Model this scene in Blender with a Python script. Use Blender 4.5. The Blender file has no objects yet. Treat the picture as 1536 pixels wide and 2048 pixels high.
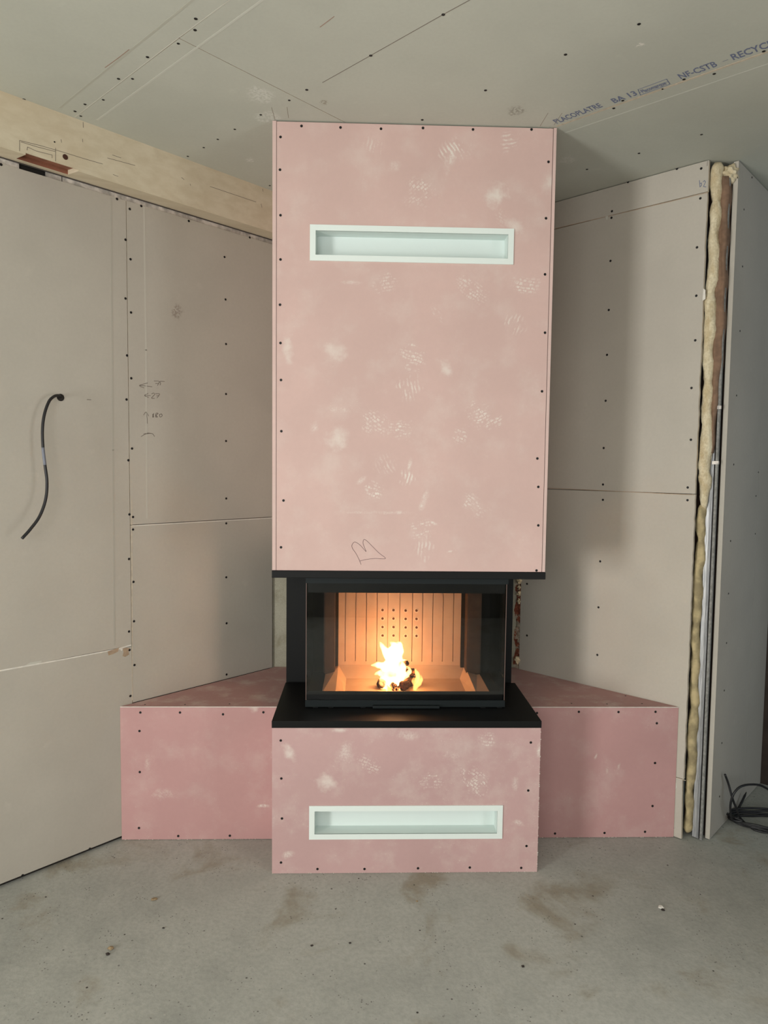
import bpy, bmesh, math, random
from mathutils import Vector, Matrix
random.seed(7)
S = bpy.context.scene
COL = S.collection

# ------------------------------------------------------------------ camera
F, CX, CY, CZ, YAW, PITCH, ROLL = 1402.44, .27118, -2.32894, 1.40159, .03045, -.06597, .01123
fwd = Vector((math.sin(YAW)*math.cos(PITCH), math.cos(YAW)*math.cos(PITCH), math.sin(PITCH)))
rt0 = Vector((math.cos(YAW), -math.sin(YAW), 0)); up0 = rt0.cross(fwd)
RT = math.cos(ROLL)*rt0 + math.sin(ROLL)*up0
UP = -math.sin(ROLL)*rt0 + math.cos(ROLL)*up0
CAM = Vector((CX, CY, CZ))
cd = bpy.data.cameras.new('camera'); cam = bpy.data.objects.new('camera', cd); COL.objects.link(cam)
m = Matrix((RT, UP, -fwd)).transposed().to_4x4(); m.translation = CAM
cam.matrix_world = m
cd.sensor_fit = 'HORIZONTAL'; cd.sensor_width = 36; cd.lens = F/1536*36; cd.clip_start = .02
S.camera = cam

# ------------------------------------------------------------------ world, light, exposure
S.view_settings.view_transform = 'Standard'; S.view_settings.look = 'None'
S.cycles.caustics_reflective = False; S.view_settings.exposure = 0.0; S.view_settings.gamma = 1; S.view_settings.use_curve_mapping = False
W = bpy.data.worlds.new('world'); S.world = W; W.use_nodes = True
W.node_tree.nodes['Background'].inputs[0].default_value = (.78, .88, 1, 1)
W.node_tree.nodes['Background'].inputs[1].default_value = 1.0

def area(name, loc, direction, sx, sy, power, color):
    d = bpy.data.lights.new(name, 'AREA'); d.shape = 'RECTANGLE'; d.size = sx; d.size_y = sy
    d.energy = power; d.color = color
    o = bpy.data.objects.new(name, d); COL.objects.link(o)
    o.location = loc; o.rotation_euler = Vector(direction).to_track_quat('-Z', 'Y').to_euler()
    return o
# daylight through two openings behind the camera, plus an added rear fill
# (placed in window_2, window_3 and fill_window)
area('daylight_left', (-2.93, -3.55, .85), (1, .35, 0), 1.2, 1.4, 172, (1, .98, .955))
area('daylight_right', (1.72, -1.45, .95), (-1, .12, 0), .5, 1.0, 9, (1, .97, .94))
area('fill_rear', (-.3, -3.72, 1.55), (0.05, 1, 0), 1.7, 1.1, 35, (1, .975, .95))  # added soft fill for the whole room, set in an unseen rear opening

# ------------------------------------------------------------------ unprojection onto real planes
AL, DL, AR, DR = .79213, -.59504, -.78, -1.19146
nL = Vector((math.sin(AL), -math.cos(AL), 0)); tL = Vector((math.cos(AL), math.sin(AL), 0))
nR = Vector((math.sin(AR), -math.cos(AR), 0)); tR = Vector((math.cos(AR), math.sin(AR), 0))
H = 2.5
PL = {'L': (nL, DL), 'R': (nR, DR), 'F': (Vector((0, -1, 0)), 0.0), 'B': (Vector((0, -1, 0)), -.222),
      'C': (Vector((0, 0, -1)), -H), 'G': (Vector((0, 0, 1)), 0.0), 'T': (Vector((0, 0, 1)), .508),
      'P': (nL, .995), 'M': (nL, -.483)}
def at(x, y, pl, off=0.0):
    n, c = PL[pl] if isinstance(pl, str) else pl
    d = fwd + RT*((x-768)/F) - UP*((y-1024)/F)
    return CAM + d*((c+off-n.dot(CAM))/n.dot(d))

# ------------------------------------------------------------------ material helpers
def srgb(r, g, b):
    f = lambda c: (c/255/12.92 if c/255 <= .04045 else ((c/255+.055)/1.055)**2.4)
    return (f(r), f(g), f(b), 1)
class NT:
    def __init__(s, name):
        s.m = bpy.data.materials.new(name); s.m.use_nodes = True; s.t = s.m.node_tree
        s.b = s.t.nodes['Principled BSDF']; s.out = s.t.nodes['Material Output']
        s.pos = s.n('ShaderNodeNewGeometry').outputs['Position']
    def n(s, ty, **k):
        x = s.t.nodes.new(ty)
        for a, v in k.items(): setattr(x, a, v)
        return x
    def lk(s, a, b): s.t.links.new(a, b)
    def setin(s, node, i, v):
        if isinstance(v, bpy.types.NodeSocket): s.lk(v, node.inputs[i])
        else: node.inputs[i].default_value = v
    def math(s, op, a, b=0.0, c=0.0):
        x = s.n('ShaderNodeMath', operation=op); s.setin(x, 0, a); s.setin(x, 1, b); s.setin(x, 2, c); return x.outputs[0]
    def vm(s, op, a, b=(0, 0, 0)):
        x = s.n('ShaderNodeVectorMath', operation=op); s.setin(x, 0, a); s.setin(x, 1, b); return x.outputs['Value' if op in ('LENGTH', 'DOT_PRODUCT') else 0]
    def noise(s, scale, detail=4, rough=.55, vec=None, out=0, dist=0):
        x = s.n('ShaderNodeTexNoise'); x.inputs['Scale'].default_value = scale; x.inputs['Detail'].default_value = detail
        x.inputs['Roughness'].default_value = rough; x.inputs['Distortion'].default_value = dist
        s.lk(vec if vec else s.pos, x.inputs['Vector']); return x.outputs[out]
    def ramp(s, v, lo, hi, a=0.0, b=1.0):
        x = s.n('ShaderNodeMapRange'); x.interpolation_type = 'SMOOTHSTEP'
        s.setin(x, 0, v); s.setin(x, 1, lo); s.setin(x, 2, hi); s.setin(x, 3, a); s.setin(x, 4, b); return x.outputs[0]
    def mix(s, f, a, b, mode='MIX'):
        x = s.n('ShaderNodeMix', data_type='RGBA', blend_type=mode); s.setin(x, 0, f); s.setin(x, 6, a); s.setin(x, 7, b); return x.outputs[2]
    def color(s, c): s.setin(s.b, 'Base Color', c)
    def bump(s, h, st=.2, d=.002):
        x = s.n('ShaderNodeBump'); x.inputs['Strength'].default_value = st; x.inputs['Distance'].default_value = d
        s.lk(h, x.inputs['Height']); s.lk(x.outputs[0], s.b.inputs['Normal'])
    def rough(s, r): s.setin(s.b, 'Roughness', r)
def simple(name, c, rough=.6, metal=0, nscale=0, namt=.15, bump=0):
    t = NT(name); t.rough(rough); t.b.inputs['Metallic'].default_value = metal
    if nscale:
        v = t.noise(nscale, 5)
        t.color(t.mix(t.ramp(v, .3, .7), tuple(x*(1-namt) for x in c[:3])+(1,), tuple(min(1, x*(1+namt)) for x in c[:3])+(1,)))
        if bump: t.bump(v, bump)
    else: t.color(c)
    return t.m

def drywall(name, base, marks=()):
    t = NT(name); t.rough(.85)
    a = t.noise(2.2, 3); b = t.noise(90, 4, .7); c = t.noise(14, 4)
    k = t.mix(t.ramp(a, .3, .7), tuple(x*.94 for x in base[:3])+(1,), tuple(x*1.04 for x in base[:3])+(1,))
    k = t.mix(t.ramp(b, .3, .75, 0, .12), k, tuple(x*.7 for x in base[:3])+(1,))
    k = t.mix(t.ramp(c, .64, .8, 0, .25), k, tuple(min(1, x*1.25) for x in base[:3])+(1,))
    for (p, r, s, col) in marks:     # worn or scuffed places with an irregular outline
        wob = t.vm('SCALE', t.vm('SUBTRACT', t.noise(22, 5, out=1), (.5, .5, .5))); wob.node.inputs['Scale'].default_value = r*1.6
        d = t.vm('LENGTH', t.vm('SUBTRACT', t.vm('ADD', t.pos, wob), tuple(p)))
        g = t.math('MULTIPLY', t.ramp(d, r, r*.5), t.ramp(t.noise(120, 4), .42, .56, 0, s))
        k = t.mix(g, k, col)
    t.color(k); t.bump(b, .06)
    return t.m

DUST = srgb(224, 214, 204)
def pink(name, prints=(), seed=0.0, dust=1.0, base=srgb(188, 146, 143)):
    """pink fire board: paper face, plaster dust clouds and glove prints at given places (x, z, rx, rz, angle, strength, kind)"""
    t = NT(name); t.rough(.8)
    sp = t.n('ShaderNodeSeparateXYZ'); t.lk(t.pos, sp.inputs[0])
    cb = t.n('ShaderNodeCombineXYZ'); t.lk(sp.outputs[0], cb.inputs[0]); t.lk(sp.outputs[2], cb.inputs[1]); P2 = cb.outputs[0]
    off = t.vm('ADD', t.pos, (seed, seed*.7, seed*1.3))
    n1 = t.noise(2.6, 4, .5, off); n2 = t.noise(9, 5, .6, off); n3 = t.noise(60, 4, .7, off)
    k = t.mix(t.ramp(n1, .35, .7), tuple(x*.95 for x in base[:3])+(1,), tuple(min(1, x*1.04) for x in base[:3])+(1,))
    k = t.mix(t.ramp(n3, .3, .75, 0, .10), k, tuple(x*.75 for x in base[:3])+(1,))
    m = t.ramp(n2, .45, .80, 0, .30*dust)
    fine = t.math('MULTIPLY', t.ramp(n2, .45, .62), t.ramp(t.noise(150, 2, .6, off), .60, .74, 0, .40*dust))
    m = t.math('MAXIMUM', m, fine)
    wn = t.vm('SUBTRACT', t.noise(26, 4, .6, out=1), (.5, .5, .5))
    patch = t.ramp(t.noise(34, 4, .6), .42, .58); hair = t.ramp(t.noise(170, 3), .35, .6, .35, 1)
    for (x, z, rx, rz, ang, st, kind) in prints:
        v = t.vm('SUBTRACT', P2, (x, z, 0))
        r = t.n('ShaderNodeVectorRotate', rotation_type='Z_AXIS'); t.lk(v, r.inputs['Vector']); r.inputs['Angle'].default_value = math.radians(ang); v = r.outputs[0]
        w = t.vm('ADD', t.vm('MULTIPLY', v, (1/rx, 1/rz, 0)), t.vm('MULTIPLY', wn, (2.4, 2.4, 0) if kind == 'soft' else (1.9, 1.9, 0)))
        g = t.ramp(t.vm('LENGTH', w), 1.15, {'soft': 0.0, 'streak': .1}.get(kind, .4))
        if kind == 'grid':
            br = t.n('ShaderNodeTexBrick'); t.lk(t.vm('ADD', v, t.vm('MULTIPLY', wn, (.022, .022, 0))), br.inputs['Vector'])
            br.inputs['Scale'].default_value = 1; br.inputs['Brick Width'].default_value = .017; br.inputs['Row Height'].default_value = .0105
            br.inputs['Mortar Size'].default_value = .0026; br.inputs['Mortar Smooth'].default_value = .6
            g = t.math('MULTIPLY', g, t.math('SUBTRACT', 1.0, br.outputs['Fac'])); g = t.math('MULTIPLY', g, patch); g = t.math('MULTIPLY', g, hair)
        elif kind == 'ribs':
            wv = t.n('ShaderNodeTexWave', bands_direction='X'); t.lk(t.vm('ADD', v, t.vm('MULTIPLY', wn, (.02, .02, 0))), wv.inputs['Vector'])
            wv.inputs['Scale'].default_value = 26; wv.inputs['Distortion'].default_value = .6
            g = t.math('MULTIPLY', g, t.ramp(wv.outputs['Fac'], .35, .8)); g = t.math('MULTIPLY', g, patch)
        elif kind == 'streak':
            g = t.math('MULTIPLY', t.math('MULTIPLY', g, hair), t.math('MULTIPLY_ADD', patch, .6, .4))
        m = t.math('MAXIMUM', m, t.math('MULTIPLY', g, min(1.0, st*1.2)))
    t.color(t.mix(m, k, DUST)); t.bump(n3, .05)
    return t.m

def concrete(name, c1, c2, stain, pits=1.0, scale=1.0):
    t = NT(name); t.rough(.82)
    a = t.noise(1.6*scale, 6, .6); b = t.noise(9*scale, 6, .65); c = t.noise(70*scale, 5, .7)
    k = t.mix(t.ramp(a, .32, .68), c1, c2)
    k = t.mix(t.ramp(b, .35, .7, 0, .45), k, tuple(x*1.12 for x in c2[:3])+(1,))
    k = t.mix(t.ramp(t.noise(3.1*scale, 5, .6, dist=.4), .54, .70, 0, .75), k, stain)
    k = t.mix(t.ramp(c, .35, .72, 0, .30), k, tuple(x*.55 for x in c1[:3])+(1,))
    vo = t.n('ShaderNodeTexVoronoi'); vo.inputs['Scale'].default_value = 85*scale; t.lk(t.pos, vo.inputs['Vector'])
    pit = t.math('MULTIPLY', t.ramp(vo.outputs['Distance'], .24, .08), t.ramp(t.noise(11*scale, 4, .7), .50, .62, 0, .6*pits))
    k = t.mix(pit, k, srgb(52, 48, 42))
    vo2 = t.n('ShaderNodeTexVoronoi'); vo2.inputs['Scale'].default_value = 24*scale; t.lk(t.pos, vo2.inputs['Vector'])
    pit2 = t.math('MULTIPLY', t.ramp(vo2.outputs['Distance'], .10, .05), t.ramp(t.noise(6*scale, 3), .5, .6, 0, .75*pits))
    k = t.mix(pit2, k, srgb(45, 40, 34))
    k = t.mix(t.ramp(t.noise(38*scale, 4), .68, .76, 0, .4), k, srgb(205, 203, 194))
    t.color(k); t.bump(c, .25, .003)
    return t.m

def glass(name, tint=(.80, .82, .82, 1)):
    t = NT(name); t.t.nodes.remove(t.b)
    tr = t.n('ShaderNodeBsdfTransparent'); tr.inputs[0].default_value = tint
    gl = t.n('ShaderNodeBsdfGlossy'); gl.inputs['Roughness'].default_value = 0
    fr = t.n('ShaderNodeFresnel'); fr.inputs['IOR'].default_value = 1.5
    mx = t.n('ShaderNodeMixShader'); t.lk(fr.outputs[0], mx.inputs[0]); t.lk(tr.outputs[0], mx.inputs[1]); t.lk(gl.outputs[0], mx.inputs[2])
    t.lk(mx.outputs[0], t.out.inputs[0]); return t.m

GREY = srgb(188, 182, 170)
M = {}
M['board'] = drywall('grey_plasterboard', GREY, [(at(355, 622, 'L'), .035, .5, srgb(120, 100, 88))])
M['board_ceiling'] = drywall('ceiling_plasterboard', srgb(190, 192, 180),
    [(at(1298-768+0, 410/2, 'C'), .03, .0, GREY), (at(1033, 222, 'C'), .035, .5, srgb(110, 100, 88)), (at(520, 190, 'C'), .05, .5, srgb(225, 225, 218)), (at(648, 205, 'C'), .02, .6, srgb(130, 120, 100)),
     (at(1135, 320, 'C'), .04, .5, srgb(215, 213, 205)), (at(535, 235, 'C'), .05, .45, srgb(225, 225, 218)), (at(500, 320, 'C'), .02, .5, srgb(225, 225, 218)), (at(1280, 90, 'C'), .015, .7, srgb(235, 230, 220))])
M['edge'] = simple('cut_plaster_edge', srgb(200, 188, 168), .9, 0, 60, .12)
M['paper'] = simple('peeled_brown_paper', srgb(168, 146, 122), .9, 0, 60, .12)
M['white_plaster'] = simple('white_plaster', srgb(226, 222, 212), .9, 0, 50, .08, .3)
M['screw'] = simple('black_screw', srgb(18, 17, 18), .5, .3)
M['pencil'] = simple('pencil', srgb(118, 108, 98), .8)
M['pencil_soft'] = simple('pencil_faint', srgb(146, 136, 122), .8)
M['pencil_dark'] = simple('pencil_dark', srgb(112, 86, 88), .8)
M['ink'] = simple('blue_print_ink', srgb(112, 120, 146), .8)
M['line_light'] = simple('pale_paper_line', srgb(200, 198, 186), .85)
M['line_faint'] = simple('pale_taper_shading', srgb(193, 189, 177), .85)
M['line_faint2'] = simple('faint_ceiling_line', srgb(199, 200, 189), .85)
M['line_c'] = simple('faint_ceiling_groove', srgb(181, 181, 168), .85)
M['line_dark'] = simple('dark_taper_shading', srgb(178, 173, 161), .85)
M['dark'] = simple('dark_cavity', srgb(40, 36, 32), .95)
M['black'] = simple('black_powder_coat', srgb(14, 16, 16), .55)
M['black_gloss'] = simple('black_granite', srgb(13, 14, 14), .5)
M['rail'] = simple('dark_grey_enamel', srgb(26, 32, 33), .5)
for k_ in ('black', 'black_gloss', 'rail'): M[k_].node_tree.nodes['Principled BSDF'].inputs['Specular IOR Level'].default_value = .22
M['steel_in'] = simple('sooty_steel', srgb(84, 68, 58), .6, .1, 25, .2)
M['white_metal'] = simple('white_lacquer', srgb(228, 238, 233), .35)
M['white_in'] = simple('white_sheet_steel', srgb(220, 231, 227), .5)
M['zinc'] = None
t = NT('galvanised_steel'); t.b.inputs['Metallic'].default_value = .3
sp = t.n('ShaderNodeMapping'); sp.inputs['Scale'].default_value = (30, 30, 1.5); t.lk(t.pos, sp.inputs[0])
v = t.noise(9, 4, .6, sp.outputs[0]); t.color(t.mix(t.ramp(v, .3, .7), srgb(140, 142, 144), srgb(196, 197, 198))); t.rough(.38); M['zinc'] = t.m
# foil faced track strip
M['track'] = simple('dull_zinc_track', srgb(206, 200, 193), .55, .3, 35, .35, .4)
# timber beam: pale planed spruce
t = NT('pale_beam_timber'); t.rough(.7)
mp = t.n('ShaderNodeMapping'); mp.inputs['Rotation'].default_value = (0, 0, -AL); mp.inputs['Scale'].default_value = (1, 9, 14); t.lk(t.pos, mp.inputs[0])
g = t.noise(2.2, 6, .6, mp.outputs[0], dist=.3); b = t.noise(1.3, 3)
k = t.mix(t.ramp(g, .3, .7), srgb(206, 193, 166), srgb(217, 206, 181)); k = t.mix(t.ramp(b, .5, .65, 0, .35), k, srgb(206, 182, 148))
k = t.mix(t.ramp(t.noise(6, 5), .64, .78, 0, .3), k, srgb(150, 128, 100)); t.color(k); t.bump(g, .05); M['beam'] = t.m
M['notch'] = simple('cut_brown_wood', srgb(142, 92, 70), .8, 0, 30, .2)
# mineral wool
t = NT('mineral_wool'); t.rough(.95)
mp = t.n('ShaderNodeMapping'); mp.inputs['Scale'].default_value = (1, 1, .45); t.lk(t.pos, mp.inputs[0])
a = t.noise(28, 7, .72, mp.outputs[0]); b = t.noise(120, 4, .7)
k = t.mix(t.ramp(a, .32, .68), srgb(204, 186, 148), srgb(240, 230, 200)); k = t.mix(t.ramp(b, .3, .7, 0, .3), k, srgb(140, 118, 82))
t.color(k); t.bump(a, .8, .008); M['wool'] = t.m
M['wool_dark'] = simple('dark_mineral_wool', srgb(176, 160, 122), .95, 0, 26, .3, .9)  # darker, browner tone for the lower wool strip
M['floor'] = concrete('concrete_floor', srgb(160, 162, 155), srgb(180, 181, 173), srgb(142, 132, 110), 1.3)
M['concrete'] = concrete('rough_concrete', srgb(150, 146, 128), srgb(168, 164, 146), srgb(130, 124, 100), .8, 2.4)
# hollow red brick with mortar at the wall corner
t = NT('red_brick'); t.rough(.95)
a = t.noise(40, 5, .7); b = t.noise(14, 5, .7)
k = t.mix(t.ramp(a, .35, .65), srgb(120, 62, 44), srgb(156, 92, 66)); k = t.mix(t.ramp(b, .50, .56), k, srgb(190, 176, 156)); t.color(k); t.bump(b, .9, .01); M['brick'] = t.m
M['foam'] = simple('pu_foam', srgb(226, 206, 170), .8, 0, 40, .15, .6)
# chamotte lining
t = NT('chamotte'); t.rough(.9)
a = t.noise(7, 5, .6); b = t.noise(80, 4, .7)
k = t.mix(t.ramp(a, .3, .7), srgb(212, 182, 158), srgb(224, 198, 174)); k = t.mix(t.ramp(b, .55, .75, 0, .2), k, srgb(180, 140, 105)); t.color(k); t.bump(b, .1); M['chamotte'] = t.m
M['hole'] = simple('hole_shadow_brown', srgb(96, 60, 40), .9)
# burning log
t = NT('charred_bark'); t.rough(.9)
a = t.noise(60, 6, .7); k = t.mix(t.ramp(a, .4, .65), srgb(28, 20, 16), srgb(110, 74, 52)); t.color(k); t.bump(a, 1, .006)
e = t.ramp(t.noise(45, 4, .6), .60, .68, 0, 1.6); t.setin(t.b, 'Emission Strength', e); t.b.inputs['Emission Color'].default_value = (1, .16, .02, 1); M['log'] = t.m
t = NT('glowing_embers'); t.rough(.9); t.color(srgb(40, 24, 18))
t.setin(t.b, 'Emission Strength', t.ramp(t.noise(70, 4), .45, .65, 0, 5)); t.b.inputs['Emission Color'].default_value = (1, .22, .05, 1); M['ember'] = t.m
# flames: glowing gas, thicker flame is brighter
def flame_mat(name, col, s):
    t = NT(name); t.t.nodes.remove(t.b)
    e = t.n('ShaderNodeEmission'); e.inputs[0].default_value = col; e.inputs[1].default_value = s
    t.lk(e.outputs[0], t.out.inputs['Volume']); return t.m
M['flame'] = flame_mat('flame_gas', (1, .42, .12, 1), 520)
M['flame_soft'] = flame_mat('flame_gas_thin', (1, .38, .09, 1), 260)
M['glass'] = glass('stove_glass')
M['pane'] = glass('window_glass', (.97, .98, .98, 1))
M['plaster_room'] = simple('bare_plaster', srgb(138, 136, 128), .9, 0, 5, .05)
M['cable'] = simple('black_cable_sheath', srgb(30, 30, 32), .5)
M['cable_mark'] = simple('grey_cable_band', srgb(118, 122, 134), .5)
M['shade_panel'] = simple('dark_brown_shade', srgb(62, 50, 42), .6, 0, 12, .2)
M['chip'] = simple('debris_chip', srgb(150, 130, 100), .9, 0, 100, .25)
M['chip_dark'] = simple('debris_dark', srgb(50, 42, 38), .9)

# ------------------------------------------------------------------ mesh helpers
def tag(o, label=None, cat=None, group=None, kind=None):
    if label: o['label'] = label
    if cat: o['category'] = cat
    if group: o['group'] = group
    if kind: o['kind'] = kind
    return o
def wloc(o):
    v = Vector((0, 0, 0))
    while o: v += o.location; o = o.parent
    return v
def empty(name, loc, label=None, cat=None, group=None, kind=None):
    o = bpy.data.objects.new(name, None); COL.objects.link(o); o.location = loc; o.empty_display_size = .05
    return tag(o, label, cat, group, kind)
def obj(name, bm, mats, parent=None, smooth=False, at_=None):
    """bm is in world coordinates"""
    me = bpy.data.meshes.new(name)
    bmesh.ops.recalc_face_normals(bm, faces=bm.faces)
    base = Vector(at_) if at_ is not None else (wloc(parent) if parent else Vector((0, 0, 0)))
    bmesh.ops.translate(bm, verts=bm.verts, vec=-base)
    bm.to_mesh(me); bm.free()
    for mm in (mats if isinstance(mats, (list, tuple)) else [mats]): me.materials.append(mm)
    if smooth:
        for p in me.polygons: p.use_smooth = True
    o = bpy.data.objects.new(name, me); COL.objects.link(o)
    if parent: o.parent = parent; o.location = base - wloc(parent)
    else: o.location = base
    return o
def bx(bm, x0, x1, y0, y1, z0, z1, mi=0):
    vs = [bm.verts.new((x, y, z)) for x in (x0, x1) for y in (y0, y1) for z in (z0, z1)]
    for f in ((0, 1, 3, 2), (4, 6, 7, 5), (0, 4, 5, 1), (2, 3, 7, 6), (0, 2, 6, 4), (1, 5, 7, 3)):
        bm.faces.new([vs[i] for i in f]).material_index = mi
def box(*a, bev=0, mi=0):
    bm = bmesh.new(); bx(bm, *a, mi=mi)
    if bev: bmesh.ops.bevel(bm, geom=bm.edges[:], offset=bev, segments=2, affect='EDGES', profile=.5)
    return bm
def prism(bm, pts, n, th, side=1, front=0):
    """front polygon pts, extruded th along -n"""
    n = Vector(n)
    a = [bm.verts.new(Vector(p)) for p in pts]; b = [bm.verts.new(Vector(p)-n*th) for p in pts]
    bm.faces.new(a).material_index = front; bm.faces.new(b[::-1]).material_index = front
    for i in range(len(pts)):
        j = (i+1) % len(pts); bm.faces.new((a[i], b[i], b[j], a[j])).material_index = side
def tube(bm, pts, r, seg=10, cap=True, mi=0):
    pts = [Vector(p) for p in pts]; rings = []
    nrm = None
    for i, p in enumerate(pts):
        d = (pts[min(i+1, len(pts)-1)]-pts[max(i-1, 0)]).normalized()
        if nrm is None: nrm = d.orthogonal().normalized()
        nrm = (nrm-d*nrm.dot(d)).normalized(); bi = d.cross(nrm)
        rr = r[i] if isinstance(r, (list, tuple)) else r
        rings.append([bm.verts.new(p+nrm*math.cos(2*math.pi*k/seg)*rr+bi*math.sin(2*math.pi*k/seg)*rr) for k in range(seg)])
    for a, b in zip(rings, rings[1:]):
        for k in range(seg):
            f = bm.faces.new((a[k], a[(k+1) % seg], b[(k+1) % seg], b[k])); f.material_index = mi
    if cap:
        bm.faces.new(rings[0][::-1]).material_index = mi; bm.faces.new(rings[-1]).material_index = mi
def spline(ctrl, n=8):
    c = [Vector(p) for p in ctrl]; c = [c[0]*2-c[1]]+c+[c[-1]*2-c[-2]]; out = []
    for i in range(1, len(c)-2):
        for k in range(n):
            t = k/n; a, b, d, e = c[i-1], c[i], c[i+1], c[i+2]
            out.append(.5*((2*b)+(d-a)*t+(2*a-5*b+4*d-e)*t*t+(-a+3*b-3*d+e)*t**3))
    out.append(c[-2]); return out
def ribbon(bm, pts, n, w, th=.0004):
    """thin pencil stroke lying on a surface with normal n"""
    n = Vector(n); pts = [Vector(p) for p in pts]
    for a, b in zip(pts, pts[1:]):
        d = (b-a)
        if d.length < 1e-6: continue
        d.normalize(); s = d.cross(n)*w/2; e = d*w*.3
        prism(bm, [a-s-e+n*th, b-s+e+n*th, b+s+e+n*th, a+s-e+n*th], n, th*.9, 0)
def strokes(name, px, pl, w, mat, parent, smooth=True, off=0.0):
    bm = bmesh.new(); n = PL[pl][0]
    for s in px:
        P = [at(x, y, pl, off) for x, y in s]
        if smooth and len(P) > 2: P = spline(P, 5)
        ribbon(bm, P, n, w)
    return obj(name, bm, mat, parent)

# one screw: countersunk bugle head with a cross recess
def screw_mesh():
    bm = bmesh.new()
    prof = [(.0046, .0002), (.0044, .0008), (.0030, .0009), (.0022, .0005), (.0010, .0003)]
    rings = [[bm.verts.new((r*math.cos(a*math.pi/7), r*math.sin(a*math.pi/7), z)) for a in range(14)] for r, z in prof]
    for a, b in zip(rings, rings[1:]):
        for k in range(14): bm.faces.new((a[k], a[(k+1) % 14], b[(k+1) % 14], b[k]))
    bm.faces.new(rings[-1]); me = bpy.data.meshes.new('screw'); bm.to_mesh(me); bm.free(); me.materials.append(M['screw']); return me
SCREW = screw_mesh()
def screws(px, pl, parent, off=0.0, s=1.0):
    n = PL[pl][0]; q = n.to_track_quat('Z', 'Y').to_euler()
    for x, y in px:
        o = bpy.data.objects.new('screw', SCREW); COL.objects.link(o); o.parent = parent
        o.location = at(x, y, pl, off)-wloc(parent); o.rotation_euler = q; o.scale = (s, s, s)
def board(name, pts, n, th, parent, mat, edge=None, label=None):
    bm = bmesh.new(); prism(bm, pts, n, th)
    o = obj(name, bm, [mat, edge or M['edge']], parent)
    if label: o['label'] = label
    return o
def shrink(pts, g):
    """pull a polygon in by g so that the joint between two boards stays open"""
    c = sum((Vector(p) for p in pts), Vector())/len(pts); out = []
    k = len(pts)
    for i in range(k):
        a, b, d = Vector(pts[i-1]), Vector(pts[i]), Vector(pts[(i+1) % k])
        e1 = (b-a).normalized(); e2 = (d-b).normalized(); w = (e2-e1)
        out.append(b+w*g if w.length > .3 else b)
    return out

# ================================================================== SETTING
fl = obj('floor', box(-3.2, 3.6, -5.6, 3.2, -.12, 0), M['floor']); tag(fl, kind='structure')
# --- ceiling: slab plus boards laid in the direction of the left wall
ce = empty('ceiling', (0, 0, H), kind='structure')
obj('ceiling_slab', box(-3.2, 3.6, -5.6, 3.2, H+.013, H+.1), M['dark'], ce)
def tb(t_, b_): p = tL*t_+nL*b_; return Vector((p.x, p.y, H))
def cboard(t0, t1, b0, b1):
    pts = [tb(t0, b0), tb(t1, b0), tb(t1, b1), tb(t0, b1)]
    return board('ceiling_board', shrink(pts, .0012), (0, 0, -1), .0125, ce, M['board_ceiling'])
c1 = cboard(-6.5, -.451, -2.3, 5); c2 = cboard(-.451, .614, -2.3, .142); c3 = cboard(-.451, .614, .142, 5); c4 = cboard(.614, 3.6, -3.6, 5)
screws([(391.5, 37.5), (295, 114), (237, 157.5), (170, 208.5), (150, 222.5), (48, 198.5)], 'C', c1)
screws([(356.5, 87), (265, 157.5), (206.5, 199.5), (161.5, 232), (469.5, 258.5), (435.5, 278.5), (407.5, 295), (375.5, 312.5), (521.5, 229.5), (578.5, 200.5), (539.5, 371)], 'C', c2, s=.9)
screws([(390, 60), (613.5, 179.5), (741.5, 111), (886.5, 29), (1278, 48), (1131, 109), (971, 180.5), (844.5, 239.5), (1245.5, 201), (1368, 158.5), (1527.5, 102.5)], 'C', c3)
screws([(1227.5, 216.5), (1428.5, 147.5), (1403, 269), (1278, 306.5), (1174, 338.5)], 'C', c4)
strokes('pencil_marking', [[(645, 165), (741, 111), (886, 29), (985, 0 - 25)]], 'C', .0018, M['pencil'], c3, False)
strokes('pencil_marking', [[(1080, 252), (1096, 226)], [(1108, 250), (1124, 226)]], 'C', .0012, M['pencil_soft'], c3, False)
strokes('pencil_marking', [[(543, 215), (551, 243)], [(574, 214), (577, 236)]], 'C', .0012, M['pencil_soft'], c2, False)
strokes('taper_line', [[(195, 240), (525, 0)]], 'C', .006, M['line_faint2'], c2, False)
strokes('taper_line', [[(120, 215), (410, -20)]], 'C', .006, M['line_c'], c1, False)
strokes('taper_line', [[(1130, 266), (1536, 128)]], 'C', .005, M['line_faint2'], c4, False)
strokes('joint_edge', [[(1114, 252.5), (1325, 178), (1560, 95)]], 'C', .0075, M['edge'], c3, False)
strokes('joint_edge', [[(149, 235), (358, 75), (470, -8)]], 'C', .0025, M['line_light'], c2, False)
strokes('scratch_mark', [[(210, 135), (235, 117), (258, 99)], [(640, 54), (668, 33)]], 'C', .002, simple('reddish_crayon', srgb(160, 134, 118), .8), c1, False)
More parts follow.
